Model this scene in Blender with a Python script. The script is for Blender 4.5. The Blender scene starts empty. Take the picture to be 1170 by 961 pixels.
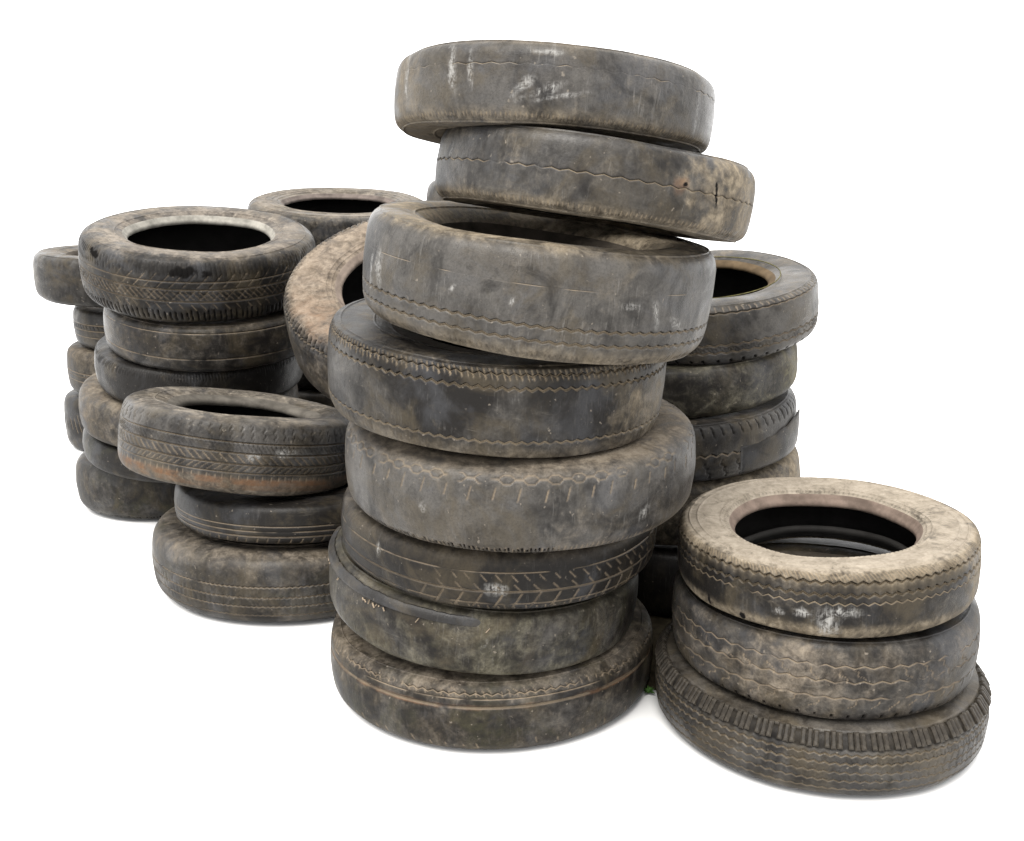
import bpy, math, random
import numpy as np
from mathutils import Matrix, Vector

# ---------------------------------------------------------------- camera, world, sun, exposure
CAM_F, CAM_PITCH, CAM_H = 1116.7, 0.22705, 0.9858
POSE = {
    'C8': (-0.0420, 1.9030, 0.0732, 0.0232, 0.0067, 0.3349, 0.1422),
    'C7': (-0.0566, 1.8828, 0.2317, 0.0865, -0.0435, 0.3144, 0.1342),
    'C6': (-0.0246, 1.8468, 0.3675, 0.0316, -0.0753, 0.3088, 0.1173),
    'C5': (0.0148, 1.8158, 0.5083, 0.0128, -0.0704, 0.3328, 0.1639),
    'C4': (-0.0264, 1.7920, 0.6827, 0.0724, -0.0988, 0.3107, 0.1572),
    'C3': (0.0451, 1.7464, 0.8482, 0.1263, -0.0737, 0.3071, 0.1792),
    'C2': (0.1379, 1.7124, 1.0005, 0.1492, 0.0393, 0.2686, 0.1226),
    'C1': (0.0705, 1.7449, 1.1263, 0.0792, 0.0637, 0.2694, 0.1203),
    'R3': (0.5872, 1.7374, 0.0670, -0.0113, -0.0005, 0.3079, 0.1306),
    'R2': (0.5860, 1.7319, 0.2051, -0.0148, 0.0024, 0.2789, 0.1462),
    'R1': (0.5793, 1.7231, 0.3459, -0.0451, -0.0197, 0.2693, 0.1211),
    'L3': (-0.5632, 2.4764, 0.0886, 0.0105, 0.0052, 0.3760, 0.1727),
    'L2': (-0.5520, 2.4426, 0.2272, 0.0200, 0.0450, 0.3110, 0.1030),
    'L1': (-0.6808, 2.3984, 0.3882, 0.1377, 0.1030, 0.2919, 0.1802),
    'M6': (-1.1346, 3.1382, 0.0923, 0.0066, -0.0029, 0.2924, 0.1773),
    'M5': (-1.0243, 3.0604, 0.2350, 0.0585, -0.0908, 0.3313, 0.1041),
    'M4': (-1.0071, 3.0157, 0.3578, 0.0618, -0.1211, 0.3269, 0.1396),
    'M3': (-0.9558, 2.9842, 0.4933, 0.0621, -0.1540, 0.3102, 0.1305),
    'M2': (-0.9040, 2.9476, 0.6181, 0.0575, -0.1585, 0.3081, 0.1377),
    'M1': (-0.9223, 2.9361, 0.7977, 0.0813, -0.2029, 0.3363, 0.1928),
    'F4': (-1.5378, 3.9168, 0.1152, 0.0032, 0.0021, 0.2720, 0.2222),
    'F3': (-1.4680, 3.8842, 0.3259, 0.0205, -0.0407, 0.2966, 0.1830),
    'F2': (-1.4347, 3.8601, 0.5039, -0.0073, -0.0512, 0.2789, 0.1627),
    'F1': (-1.5049, 3.8459, 0.6876, 0.0438, -0.0461, 0.3274, 0.1778),
    'B5': (0.4278, 2.4235, 0.0891, -0.0002, -0.0005, 0.2945, 0.1740),
    'B4': (0.4290, 2.4274, 0.2865, -0.0694, -0.0731, 0.3022, 0.1710),
    'B3': (0.3988, 2.4129, 0.4382, -0.0739, -0.0708, 0.3109, 0.1427),
    'B2': (0.4219, 2.4125, 0.5824, -0.0946, -0.1181, 0.2785, 0.1180),
    'B1': (0.4638, 2.3984, 0.7265, -0.1098, -0.1755, 0.2740, 0.1409),
    'K6': (-0.6582, 3.6753, 0.0785, 0.0000, -0.0000, 0.2945, 0.1533),
    'K5': (-0.6572, 3.6752, 0.2335, 0.0017, -0.0067, 0.2945, 0.1533),
    'K4': (-0.6548, 3.6749, 0.3894, 0.0044, -0.0171, 0.2945, 0.1533),
    'K3': (-0.6506, 3.6746, 0.5478, 0.0095, -0.0371, 0.2945, 0.1533),
    'K2': (-0.6435, 3.6741, 0.7114, 0.0201, -0.0779, 0.2945, 0.1533),
    'K1': (-0.6321, 3.6736, 0.8901, 0.0418, -0.1627, 0.3317, 0.1582),
    'N6': (0.0458, 3.0402, 0.0839, 0.0000, -0.0001, 0.2945, 0.1639),
    'N5': (0.0459, 3.0401, 0.2537, -0.0052, 0.0222, 0.2945, 0.1639),
    'N4': (0.0467, 3.0399, 0.4244, -0.0129, -0.0026, 0.2945, 0.1639),
    'N3': (0.0479, 3.0399, 0.5944, 0.0078, -0.0137, 0.2945, 0.1639),
    'N2': (0.0471, 3.0398, 0.7645, 0.0142, 0.0093, 0.2945, 0.1639),
    'N1': (0.0430, 3.0397, 0.9377, 0.0498, 0.0081, 0.3050, 0.1635),
    'T1': (-0.1950, 2.4312, 0.7183, -0.0515, -0.5296, 0.3621, 0.1818),
}

scene = bpy.context.scene
COL = scene.collection
cam_data = bpy.data.cameras.new('camera')
cam = bpy.data.objects.new('camera', cam_data)
COL.objects.link(cam)
cam.location = (0.0, 0.0, CAM_H)
cam.rotation_euler = (math.pi / 2 - CAM_PITCH, 0.0, 0.0)
cam_data.sensor_fit = 'HORIZONTAL'
cam_data.sensor_width = 36.0
cam_data.lens = 36.0 * CAM_F / 1170.0
cam_data.clip_start = 0.05
cam_data.clip_end = 3000.0
scene.camera = cam

world = bpy.data.worlds.new('World')
scene.world = world
world.use_nodes = True
wb = world.node_tree.nodes['Background']
wb.inputs['Color'].default_value = (1.0, 1.0, 1.0, 1.0)      # even white overcast
wb.inputs['Strength'].default_value = 0.55

sun_data = bpy.data.lights.new('sun', 'SUN')
sun_data.energy = 1.5
sun_data.angle = math.radians(38)
sun_data.color = (1.0, 0.97, 0.92)
sun = bpy.data.objects.new('sun', sun_data)
COL.objects.link(sun)
sun.rotation_euler = (math.radians(30), 0.0, math.radians(-28))

scene.view_settings.view_transform = 'Standard'
scene.view_settings.look = 'None'
scene.view_settings.gamma = 1.0
scene.view_settings.use_curve_mapping = False
scene.view_settings.exposure = 2.38

# ---------------------------------------------------------------- helpers
def smooth(x, a, b):
    t = np.clip((x - a) / (b - a), 0.0, 1.0)
    return t * t * (3 - 2 * t)

def vnoise(x, y, seed):
    """value noise on a lattice, x and y arrays"""
    xi = np.floor(x).astype(np.int64); yi = np.floor(y).astype(np.int64)
    fx = x - xi; fy = y - yi
    fx = fx * fx * (3 - 2 * fx); fy = fy * fy * (3 - 2 * fy)
    def hsh(i, j):
        h = (i * 374761393 + j * 668265263 + seed * 974634777) & 0xFFFFFFFF
        h = ((h ^ (h >> 13)) * 1274126177) & 0xFFFFFFFF
        return ((h ^ (h >> 16)) & 0xFFFF) / 65535.0
    a = hsh(xi, yi); b = hsh(xi + 1, yi); c = hsh(xi, yi + 1); d = hsh(xi + 1, yi + 1)
    return (a * (1 - fx) + b * fx) * (1 - fy) + (c * (1 - fx) + d * fx) * fy

def fbm(x, y, seed, octs=4):
    s = 0.0; w = 0.5; t = 0.0
    for k in range(octs):
        s = s + w * vnoise(x * 2 ** k, y * 2 ** k, seed + 17 * k); t += w; w *= 0.55
    return s / t

def tri(x):
    return 4 * np.abs(x - np.floor(x + 0.5)) - 1       # -1..1 triangle wave, period 1

def trap(x, k=2.2):
    return np.clip(tri(x) * k, -1, 1)

def mesh_object(name, verts, faces, material, parent=None, attrs=None, smooth_shade=True):
    """verts (n,3) array, faces (m,4) int array of quads"""
    me = bpy.data.meshes.new(name)
    verts = np.ascontiguousarray(verts, dtype=np.float32)
    faces = np.ascontiguousarray(faces, dtype=np.int32)
    k = faces.shape[1]
    me.vertices.add(len(verts)); me.vertices.foreach_set('co', verts.ravel())
    me.loops.add(faces.size); me.loops.foreach_set('vertex_index', faces.ravel())
    me.polygons.add(len(faces))
    me.polygons.foreach_set('loop_start', np.arange(0, faces.size, k, dtype=np.int32))
    me.polygons.foreach_set('use_smooth', np.full(len(faces), smooth_shade, dtype=bool))
    me.update(calc_edges=True)
    for an, av in (attrs or {}).items():
        at = me.attributes.new(an, 'FLOAT', 'POINT')
        at.data.foreach_set('value', np.ascontiguousarray(av, dtype=np.float32).ravel())
    me.materials.append(material)
    o = bpy.data.objects.new(name, me)
    COL.objects.link(o)
    if parent is not None:
        o.parent = parent
    return o

def grid_faces(nr, nc, wrap=False):
    i = np.arange(nr - 1)[:, None]; j = np.arange(nc if wrap else nc - 1)[None, :]
    j2 = (j + 1) % nc
    return np.stack([i * nc + j, i * nc + j2, (i + 1) * nc + j2, (i + 1) * nc + j], -1).reshape(-1, 4)

# ---------------------------------------------------------------- materials
class NT:
    def __init__(self, name):
        self.m = bpy.data.materials.new(name); self.m.use_nodes = True
        self.t = self.m.node_tree; self.n = self.t.nodes; self.l = self.t.links
        self.bsdf = self.n['Principled BSDF']
    def put(self, sock, v):
        if isinstance(v, bpy.types.NodeSocket): self.l.new(v, sock)
        elif isinstance(v, (tuple, list)) and len(v) == 3 and sock.type == 'RGBA': sock.default_value = (*v, 1)
        else: sock.default_value = v
    def attr(self, name):
        a = self.n.new('ShaderNodeAttribute'); a.attribute_name = name; return a.outputs['Fac']
    def math(self, op, a, b=0.0, clamp=False):
        x = self.n.new('ShaderNodeMath'); x.operation = op; x.use_clamp = clamp
        self.put(x.inputs[0], a); self.put(x.inputs[1], b); return x.outputs[0]
    def vec(self, a, b, c=0.0):
        x = self.n.new('ShaderNodeCombineXYZ')
        for s, v in zip(x.inputs, (a, b, c)): self.put(s, v)
        return x.outputs[0]
    def noise(self, v, scale, detail=5, rough=0.6, dist=0.0):
        x = self.n.new('ShaderNodeTexNoise'); self.put(x.inputs['Vector'], v)
        x.inputs['Scale'].default_value = scale; x.inputs['Detail'].default_value = detail
        x.inputs['Roughness'].default_value = rough; x.inputs['Distortion'].default_value = dist
        return x.outputs['Fac']
    def ramp(self, v, a, b, lo=0.0, hi=1.0):
        x = self.n.new('ShaderNodeMapRange'); x.interpolation_type = 'SMOOTHSTEP'
        self.put(x.inputs['Value'], v)
        for k, q in zip(('From Min', 'From Max', 'To Min', 'To Max'), (a, b, lo, hi)): x.inputs[k].default_value = q
        return x.outputs['Result']
    def mix(self, f, a, b):
        x = self.n.new('ShaderNodeMix'); x.data_type = 'RGBA'
        self.put(x.inputs[0], f); self.put(x.inputs[6], a); self.put(x.inputs[7], b); return x.outputs[2]
    def offset(self, v, seed):
        x = self.n.new('ShaderNodeVectorMath'); x.operation = 'ADD'
        self.l.new(v, x.inputs[0]); r = random.Random(seed)
        x.inputs[1].default_value = (r.uniform(-20, 20), r.uniform(-20, 20), r.uniform(-20, 20)); return x.outputs[0]

DUST = (0.105, 0.085, 0.060)
GREY = (0.049, 0.0455, 0.0415)
BLACK = (0.0060, 0.0056, 0.0054)
def rubber(name, seed, dark=(0.0066, 0.0058, 0.0052), grey=GREY, dust=DUST, dust_amt=0.5, ox=0.5,
           streak=0.5, moss=0.0, bump=1.0, spec=0.10, rust=(0.085, 0.043, 0.021), side_dust=None, side_amt=None, side_ox=None):
    dust = tuple(c * 1.18 for c in dust); side_dust = tuple(c * 1.18 for c in side_dust) if side_dust else dust; side_amt = dust_amt if side_amt is None else side_amt; side_ox = ox if side_ox is None else side_ox
    t = NT(name)
    tc = t.n.new('ShaderNodeTexCoord').outputs['Object']
    P = t.offset(tc, seed)
    th, sa, sd = t.attr('theta'), t.attr('sarc'), t.attr('side')
    so = (seed % 97) * 1.37
    axial = t.vec(t.math('MULTIPLY', th, 42.0), t.math('MULTIPLY', sa, 12.0), so)      # washes across the tread
    thin = t.vec(t.math('MULTIPLY', th, 300.0), t.math('MULTIPLY', sa, 26.0), so)      # fine runs across the tread
    circ = t.vec(t.math('MULTIPLY', th, 14.0), t.math('MULTIPLY', sa, 120.0), so)      # rubs along the tread
    n1 = t.noise(P, 5.0, 8, 0.60, 1.2)
    n2 = t.noise(t.offset(tc, seed + 5), 7.0, 9, 0.63, 1.6)
    n3 = t.noise(axial, 1.0, 7, 0.66, 1.6)
    n3b = t.noise(thin, 1.0, 4, 0.65, 0.8)
    n4 = t.noise(circ, 1.0, 5, 0.62, 1.2)
    n5 = t.noise(P, 260.0, 4, 0.7)
    n6 = t.noise(t.offset(tc, seed + 9), 28.0, 7, 0.62, 1.0)
    n7 = t.noise(t.offset(tc, seed + 11), 110.0, 5, 0.7, 0.4)
    def wsum(*q):
        r = None
        for v, w in q:
            x = t.math('MULTIPLY', v, w); r = x if r is None else t.math('ADD', r, x)
        return r
    def lerp(a, b_):
        return t.math('ADD', a, t.math('MULTIPLY', sd, b_ - a)) if abs(a - b_) > 1e-6 else a
    # oxidised bloom on the black rubber
    o = wsum((n1, 0.62), (n6, 0.22), (n7, 0.12), (n3, 0.20 * streak))
    o = t.math('ADD', o, t.math('MULTIPLY', lerp(ox, side_ox), 0.26) if side_ox != ox else 0.26 * ox)
    mid = 0.5 * (0.96 + 0.20 * streak) + 0.165
    col = t.mix(t.ramp(o, mid - 0.11, mid + 0.13), dark, grey)
    # cold and warm casts
    col = t.mix(t.ramp(t.noise(t.offset(tc, seed + 21), 6.0, 6, 0.6, 0.8), 0.50, 0.66, 0.0, 0.40), col, (0.043, 0.044, 0.048))
    col = t.mix(t.ramp(t.noise(t.offset(tc, seed + 23), 8.0, 7, 0.65, 0.8), 0.46, 0.66, 0.0, 0.60), col, (0.041, 0.0325, 0.0205))
    # dark damp blotches
    col = t.mix(t.ramp(t.noise(t.offset(tc, seed + 27), 9.0, 8, 0.63, 1.8), 0.50, 0.72, 0.0, 0.75), col, dark)
    # dust: a thin film in patches and washes, more where the mesh asks for it
    d = wsum((n2, 0.46), (n6, 0.30), (n7, 0.14), (n3, 0.10))
    d = t.math('ADD', d, t.math('MULTIPLY', lerp(dust_amt, side_amt), 0.34) if side_amt != dust_amt else 0.34 * dust_amt)
    dm = t.ramp(d, 0.65, 0.97, 0.0, 0.85)
    da = t.math('MULTIPLY', t.attr('dust'), t.ramp(wsum((n6, 0.45), (n2, 0.30), (n7, 0.25)), 0.30, 0.64))
    dm = t.math('ADD', dm, t.math('MULTIPLY', da, 0.9), clamp=True)
    dbase = t.mix(sd, dust, side_dust) if side_dust != dust else t.mix(0.0, dust, dust)
    dcol = t.mix(t.ramp(wsum((n6, 0.6), (n7, 0.4)), 0.32, 0.68), t.mix(0.30, dbase, (0.0, 0.0, 0.0)), t.mix(0.05, dbase, (1.0, 0.95, 0.85)))
    col = t.mix(dm, col, dcol)
    rm = t.math('MULTIPLY', t.attr('rust'), t.ramp(wsum((n2, 0.6), (n6, 0.4)), 0.36, 0.62))
    col = t.mix(rm, col, rust)
    if moss:
        mm = t.ramp(t.noise(t.offset(tc, seed + 13), 9.0, 9, 0.72, 1.0), 0.62 - 0.22 * moss, 0.98 - 0.2 * moss, 0.0, 0.65)
        col = t.mix(mm, col, (0.036, 0.034, 0.016))
    # hairline weathering and grain
    vo = t.n.new('ShaderNodeTexVoronoi'); vo.feature = 'DISTANCE_TO_EDGE'; vo.inputs['Scale'].default_value = 62.0
    warp = t.n.new('ShaderNodeVectorMath'); warp.operation = 'ADD'
    t.l.new(P, warp.inputs[0]); t.l.new(t.vec(t.math('MULTIPLY', n6, 0.05), t.math('MULTIPLY', n7, 0.03), t.math('MULTIPLY', n6, 0.03)), warp.inputs[1])
    t.l.new(warp.outputs[0], vo.inputs['Vector'])
    crack = t.math('MULTIPLY', t.ramp(vo.outputs['Distance'], 0.0, 0.05, 1.0, 0.0), t.ramp(n1, 0.48, 0.60))
    col = t.mix(t.math('MULTIPLY', crack, 0.10), col, BLACK)
    col = t.mix(t.math('MULTIPLY', t.ramp(n5, 0.42, 0.70, 0.0, 0.30), t.math('SUBTRACT', 1.0, t.math('MULTIPLY', dm, 0.75))), col, dark)
    # dirt packed in the grooves
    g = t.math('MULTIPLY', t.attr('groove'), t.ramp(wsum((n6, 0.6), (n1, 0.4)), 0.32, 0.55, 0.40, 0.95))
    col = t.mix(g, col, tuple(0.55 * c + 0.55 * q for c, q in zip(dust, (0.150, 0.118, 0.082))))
    # pale scuffs: thin scratches and the larger chalky marks
    sc = t.math('MULTIPLY', t.ramp(n3b, 0.52, 0.72), t.ramp(wsum((n2, 0.6), (n3, 0.4)), 0.47, 0.58))
    col = t.mix(t.math('MULTIPLY', sc, 0.40 * streak), col, (0.115, 0.110, 0.103))
    rb = t.math('MULTIPLY', t.ramp(n4, 0.60, 0.72), t.ramp(n1, 0.50, 0.62))
    col = t.mix(t.math('MULTIPLY', rb, 0.35), col, (0.10, 0.09, 0.075))
    spk = t.ramp(t.noise(P, 95.0, 2, 0.5), 0.69, 0.77, 0.0, 0.55)
    col = t.mix(spk, col, (0.13, 0.112, 0.09))
    mk = t.math('MULTIPLY', t.attr('mark'), t.ramp(wsum((t.noise(P, 75.0, 6, 0.75, 1.5), 0.65), (n3b, 0.35)), 0.42, 0.62))
    col = t.mix(t.math('MULTIPLY', mk, 0.85), col, (0.205, 0.20, 0.19))
    col = t.mix(t.attr('cut'), col, BLACK)  # black patches and tears, plus shade painted into grooves and recesses
    t.put(t.bsdf.inputs['Base Color'], col)
    r = t.math('ADD', 0.46, t.math('MULTIPLY', dm, 0.40))
    r = t.math('SUBTRACT', r, t.math('MULTIPLY', t.ramp(n1, 0.45, 0.65), 0.17))
    t.put(t.bsdf.inputs['Roughness'], r)
    t.put(t.bsdf.inputs['Specular IOR Level'], t.math('MULTIPLY', t.math('SUBTRACT', 1.0, t.math('MAXIMUM', t.attr('cut'), t.math('MULTIPLY', dm, 0.8))), spec))
    b = t.n.new('ShaderNodeBump'); b.inputs['Distance'].default_value = 0.0016 * bump
    b.inputs['Strength'].default_value = 0.85
    t.l.new(wsum((n5, 0.30), (n6, 0.60), (n7, 0.35), (n4, 0.12), (crack, -0.05)), b.inputs['Height']); t.l.new(b.outputs[0], t.bsdf.inputs['Normal'])
    return t.m

def plain(name, col, rough=0.8, spec=0.1, var=0.35, scale=30.0):
    t = NT(name)
    tc = t.n.new('ShaderNodeTexCoord').outputs['Object']
    n = t.noise(tc, scale, 6, 0.65)
    c = t.mix(t.ramp(n, 0.3, 0.7), tuple(v * (1 - var) for v in col), tuple(min(1, v * (1 + var)) for v in col))
    t.put(t.bsdf.inputs['Base Color'], c)
    t.bsdf.inputs['Roughness'].default_value = rough
    t.bsdf.inputs['Specular IOR Level'].default_value = spec
    b = t.n.new('ShaderNodeBump'); b.inputs['Distance'].default_value = 0.002; b.inputs['Strength'].default_value = 0.5
    t.l.new(n, b.inputs['Height']); t.l.new(b.outputs[0], t.bsdf.inputs['Normal'])
    return t.m

LINER = plain('inner_rubber', (0.0075, 0.0070, 0.0068), 0.8, 0.04, 0.3, 12)

# ---------------------------------------------------------------- the setting
def ground():
    t = NT('white_ground')
    tc = t.n.new('ShaderNodeTexCoord').outputs['Object']
    n = t.noise(tc, 3.0, 5)
    t.put(t.bsdf.inputs['Base Color'], t.mix(n, (0.52, 0.52, 0.52), (0.55, 0.55, 0.55)))
    t.bsdf.inputs['Roughness'].default_value = 1.0
    t.bsdf.inputs['Specular IOR Level'].default_value = 0.0
    s = 1500.0
    o = mesh_object('ground', np.array([(-s, -s, 0), (s, -s, 0), (s, s, 0), (-s, s, 0)]), np.array([[0, 1, 2, 3]]), t.m)
    o['kind'] = 'structure'; o['label'] = 'plain white ground under the tyre stacks'
ground()

def soil():
    """bare earth between and under the stacks; shows only in the gap between the two front stacks"""
    ctr = [POSE[k][:2] for k in ('C8', 'R3', 'B5', 'N6', 'K6', 'F4', 'M6', 'L3')]  # sheet carried on unseen under the stacks to cut bounced light
    pts = []
    for i, a in enumerate(ctr):
        b = ctr[(i + 1) % len(ctr)]
        for k in range(12):
            f = k / 12
            pts.append((a[0] + (b[0] - a[0]) * f, a[1] + (b[1] - a[1]) * f))
    pts = np.array(pts); c = pts.mean(0)
    rs = np.random.RandomState(3)
    rings = []
    for q in (0.0, 0.25, 0.5, 0.75, 0.93, 1.0):
        p = c + (pts - c) * q
        z = np.full(len(p), 0.004) + (0 if q == 1.0 else 1) * rs.uniform(0.0, 0.006, len(p))
        rings.append(np.column_stack([p + (rs.uniform(-0.012, 0.012, p.shape) if q < 1 else 0), z]))
    V = np.concatenate(rings)
    m = plain('dark_soil', (0.022, 0.018, 0.012), 1.0, 0.0, 0.5, 40)
    o = mesh_object('soil', V, grid_faces(len(rings), len(pts), True), m)
    o['kind'] = 'structure'; o['label'] = 'dark bare soil in the gap between the tyre stacks'
soil()

# ---------------------------------------------------------------- the tyre builder
def spec(**k):
    d = dict(g=(), lat=(), per=0.022, marks=(), dusts=(), rusts=(), cuts=(), ridges=(0.93, 0.74), sq=1.0, hexes=(),
             bead=(0.030, 0.025, 0.020), bead_r=0.585, top=None, mat={}, side={}, res=1, rough_edge=0.0, ribs=None, bz=.68, band=(), liner=None)
    d.update(k); return d

RES = {2: (760, 0.0022, 26), 1: (520, 0.0030, 20), 0: (120, 0.012, 10)}   # columns, tread row spacing, sidewall rows

def profile(R, W, sq, br, bz):
    h = W / 2
    up = [(R, 0), (R - .0008 * sq, .22 * h), (R - .002 * sq, .45 * h), (R - .005 * sq, .68 * h), (R - .014 * sq, .87 * h),
          (R - .031 * sq, .975 * h), (.82 * R, h), (.75 * R, (1 - .05 * (1 - bz)) * h), (.69 * R, (1 - .16 * (1 - bz)) * h), (.64 * R, (1 - .36 * (1 - bz)) * h),
          ((br + .022) * R, (1 - .60 * (1 - bz)) * h), ((br + .003) * R, (1 - .80 * (1 - bz)) * h), (br * R, bz * h), ((br + .01) * R, (bz - .06) * h), ((br + .03) * R, (bz - .08) * h)]
    P = np.array(up)
    full = np.concatenate([(P[1:] * [1, -1])[::-1], P])
    # dense Catmull-Rom
    out = []
    Q = np.concatenate([[2 * full[0] - full[1]], full, [2 * full[-1] - full[-2]]])
    for i in range(1, len(Q) - 2):
        u = np.linspace(0, 1, 24, endpoint=False)[:, None]
        a, b, c, d = Q[i - 1], Q[i], Q[i + 1], Q[i + 2]
        out.append(0.5 * (2 * b + (c - a) * u + (2 * a - 5 * b + 4 * c - d) * u ** 2 + (3 * b - a - 3 * c + d) * u ** 3))
    D = np.concatenate(out + [full[-1:]])
    arc = np.concatenate([[0], np.cumsum(np.hypot(*np.diff(D, axis=0).T))])
    arc -= np.interp(0.0, D[:, 1][len(D) // 4: -len(D) // 4], arc[len(D) // 4: -len(D) // 4])
    ctl = {}
    for nm, ix in (('sh', 4), ('sd', 5), ('be', 9)):
        j = np.argmin(np.abs(D - P[ix]).sum(1)); ctl[nm] = arc[j]
    tan = np.gradient(D, axis=0); tan /= np.hypot(tan[:, 0], tan[:, 1])[:, None]
    nrm = np.column_stack([tan[:, 1], -tan[:, 0]])
    return D, arc, nrm, ctl

def blob(th, s, phi, s0, wa, ws, rot, seed, R):
    a = (th - math.radians(phi)) * R; b = s - s0
    c, q = math.cos(math.radians(rot)), math.sin(math.radians(rot))
    x = (a * c + b * q) / wa; y = (-a * q + b * c) / ws
    n = fbm(a * 60 + 31.0, b * 60 + 7.0, seed, 3) - 0.5
    return np.clip(1.25 - np.sqrt(x * x + y * y) + n * 1.3, 0, 1)

TYRES = {}
def make_tyre(key, label, sp, group, seed):
    x, y, z, ax, ay, R, W = POSE[key]
    if key in ('C8', 'R3', 'L3', 'M6', 'F4', 'B5', 'K6', 'N6'):          # flat on the ground
        ax *= 0.12; ay *= 0.12
        z = W / 2 + 0.83 * R * math.hypot(ax, ay) + 0.001
    n = Vector((ax, ay, 1)).normalized()
    u = Vector((0, 1, 0)).cross(n).normalized(); v = n.cross(u)
    root = bpy.data.objects.new('tyre', None); COL.objects.link(root)
    root.empty_display_size = 0.05
    M = Matrix(((u.x, v.x, n.x, x), (u.y, v.y, n.y, y), (u.z, v.z, n.z, z), (0, 0, 0, 1)))
    # the empty stands at the tyre's base: middle of its lower face
    root.matrix_world = M @ Matrix.Translation((0, 0, -W / 2))
    root['label'] = label; root['category'] = 'tyre'; root['group'] = group
    ncol, ds, nside = RES[sp['res']]
    dz = W / 2                                                              # local z shift
    # camera-facing angle in the tyre frame
    tocam = Vector((0, 0, CAM_H)) - Vector((x, y, z))
    th0 = math.atan2(tocam.dot(v), tocam.dot(u))
    tt = np.linspace(-math.pi, math.pi, ncol + 1)
    ph = tt - 0.45 * np.sin(tt)                                            # phi: 0 faces the camera, + to the right
    th = th0 + ph
    D, arc, nrm, ctl = profile(R, W, sp['sq'], sp['bead_r'], sp['bz'])
    st, sd, sb, se = ctl['sh'], ctl['sd'], ctl['be'], arc[-1]
    split = 0.45 * st + 0.55 * sd
    # rows
    rows = list(np.arange(-split, split, ds)) + [split, -split]
    GW, GD = 1.35, 1.7
    sp = dict(sp); sp['g'] = [(q[0], q[1] * 1.25, q[2] * GW, q[3] * GD, q[4] * .8) for q in sp['g']]
    for g in sp['g']:
        s0, w = g[0] * st, g[2]
        rows = [r for r in rows if abs(r - s0) > w * 0.5 + 0.0010 or abs(abs(r) - split) < 1e-9]
        rows += [s0 - w * .5 - .0006, s0 - w * .5 + .0004, s0, s0 + w * .5 - .0004, s0 + w * .5 + .0006]
    tread_rows = np.array(sorted(set(np.round(rows, 6))))
    k = np.linspace(0, 1, nside) ** 1.25
    srow = split + (sb - split) * k
    for rf in sp['ridges']:
        j = np.argmin(np.abs(D[len(D) // 2:, 0] - rf * R)) + len(D) // 2
        if split < arc[j] < sb:
            srow = np.concatenate([srow, arc[j] + np.array([-.0022, -.0008, .0008, .0022])])
    srow = np.unique(np.round(srow, 6)); srow = srow[(srow >= round(split, 6)) & (srow <= round(sb, 6))]
    brow = np.linspace(sb, se, 10 if sp['res'] else 6)
    srow[0] = split; srow[-1] = sb
    allrows = np.concatenate([-brow[::-1], -srow[::-1][1:], tread_rows[(tread_rows > -split + 1e-5) & (tread_rows < split - 1e-5)], srow[:-1], brow])
    S0, PH = np.meshgrid(allrows, ph, indexing='ij')
    nb, ns = len(brow), len(srow)
    i_b0 = nb - 1; i_t0 = nb - 1 + ns - 1; i_t1 = len(allrows) - nb - ns + 1; i_b1 = len(allrows) - nb
    # zigzag shift of the rows
    gs = sorted(sp['g'])
    if gs:
        xs = np.array([-1.05] + [q[0] for q in gs] + [1.05]) * st
        am = np.array([0] + [q[1] for q in gs] + [0])
        amp = np.interp(allrows, xs, am)
    else:
        amp = np.zeros(len(allrows))
    A = PH * R
    nper = max(1, round(2 * math.pi * R / sp['per'])); zz = tri(PH / (2 * math.pi) * nper)
    S = S0 + amp[:, None] * zz
    depth = np.zeros_like(S); groove = np.zeros_like(S); cut = np.zeros_like(S); dusta = np.zeros_like(S)
    T0 = S0 / st
    wob = fbm(PH * 9 + 50, S0 * 0 + seed, seed, 3)
    for (g0, am_, w, dp, worn) in sp['g']:
        m = 1 - smooth(np.abs(S0 - g0 * st), w * .5 - .0006, w * .5 + .0004)
        br = smooth(fbm(PH * 7 + 9 * g0, PH * 0 + 3 * g0, seed + 71, 3), worn - 0.10, worn + 0.12) if worn > 0 else 1.0
        depth = np.maximum(depth, dp * m * (0.25 + 0.75 * br)); groove = np.maximum(groove, m * br * (1 - smooth(S0 - g0 * st, w * .02, w * .22))); cut = np.maximum(cut, 0.75 * m * br * smooth(S0 - g0 * st, w * .02, w * .22))  # upper half of each groove painted near black as shade, for depth
    for L in sp['lat']:
        t0, t1, per, slant, w, dp, jit = L[:7]
        mode = L[7] if len(L) > 7 else 'g'
        wav = L[8] if len(L) > 8 else 0.0
        rng = L[9] if len(L) > 9 else None
        npr = max(1, round(2 * math.pi * R / per)); per = 2 * math.pi * R / npr
        a = A + slant * (S0 - 0.5 * (t0 + t1) * st) + wav * np.sin(S0 * 420.0)
        ix = np.round(a / per)
        hj = vnoise(ix * 1.0 + 0.01, ix * 0 + 0.01 + t0 * 7, seed + 5)
        hk = vnoise(ix * 1.0 + 0.01, ix * 0 + 5.01 + t0 * 7, seed + 6)
        d = np.abs(a - ix * per - (hk - .5) * per * jit * 0.7)
        m = 1 - smooth(d, w * .5 - .0005, w * .5 + .0007)
        lo = t0 + (t1 - t0) * jit * hj * 0.6; hi = t1 - (t1 - t0) * jit * hk * 0.6
        m = m * smooth(T0, lo - .02, lo + .03) * (1 - smooth(T0, hi - .03, hi + .02))
        if jit > 0.5: m = m * (hj > (jit - 0.5))
        if rng: m = m * smooth(PH, math.radians(rng[0]) - .1, math.radians(rng[0]) + .1) * (1 - smooth(PH, math.radians(rng[1]) - .1, math.radians(rng[1]) + .1))
        depth = np.maximum(depth, dp * m)
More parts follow.
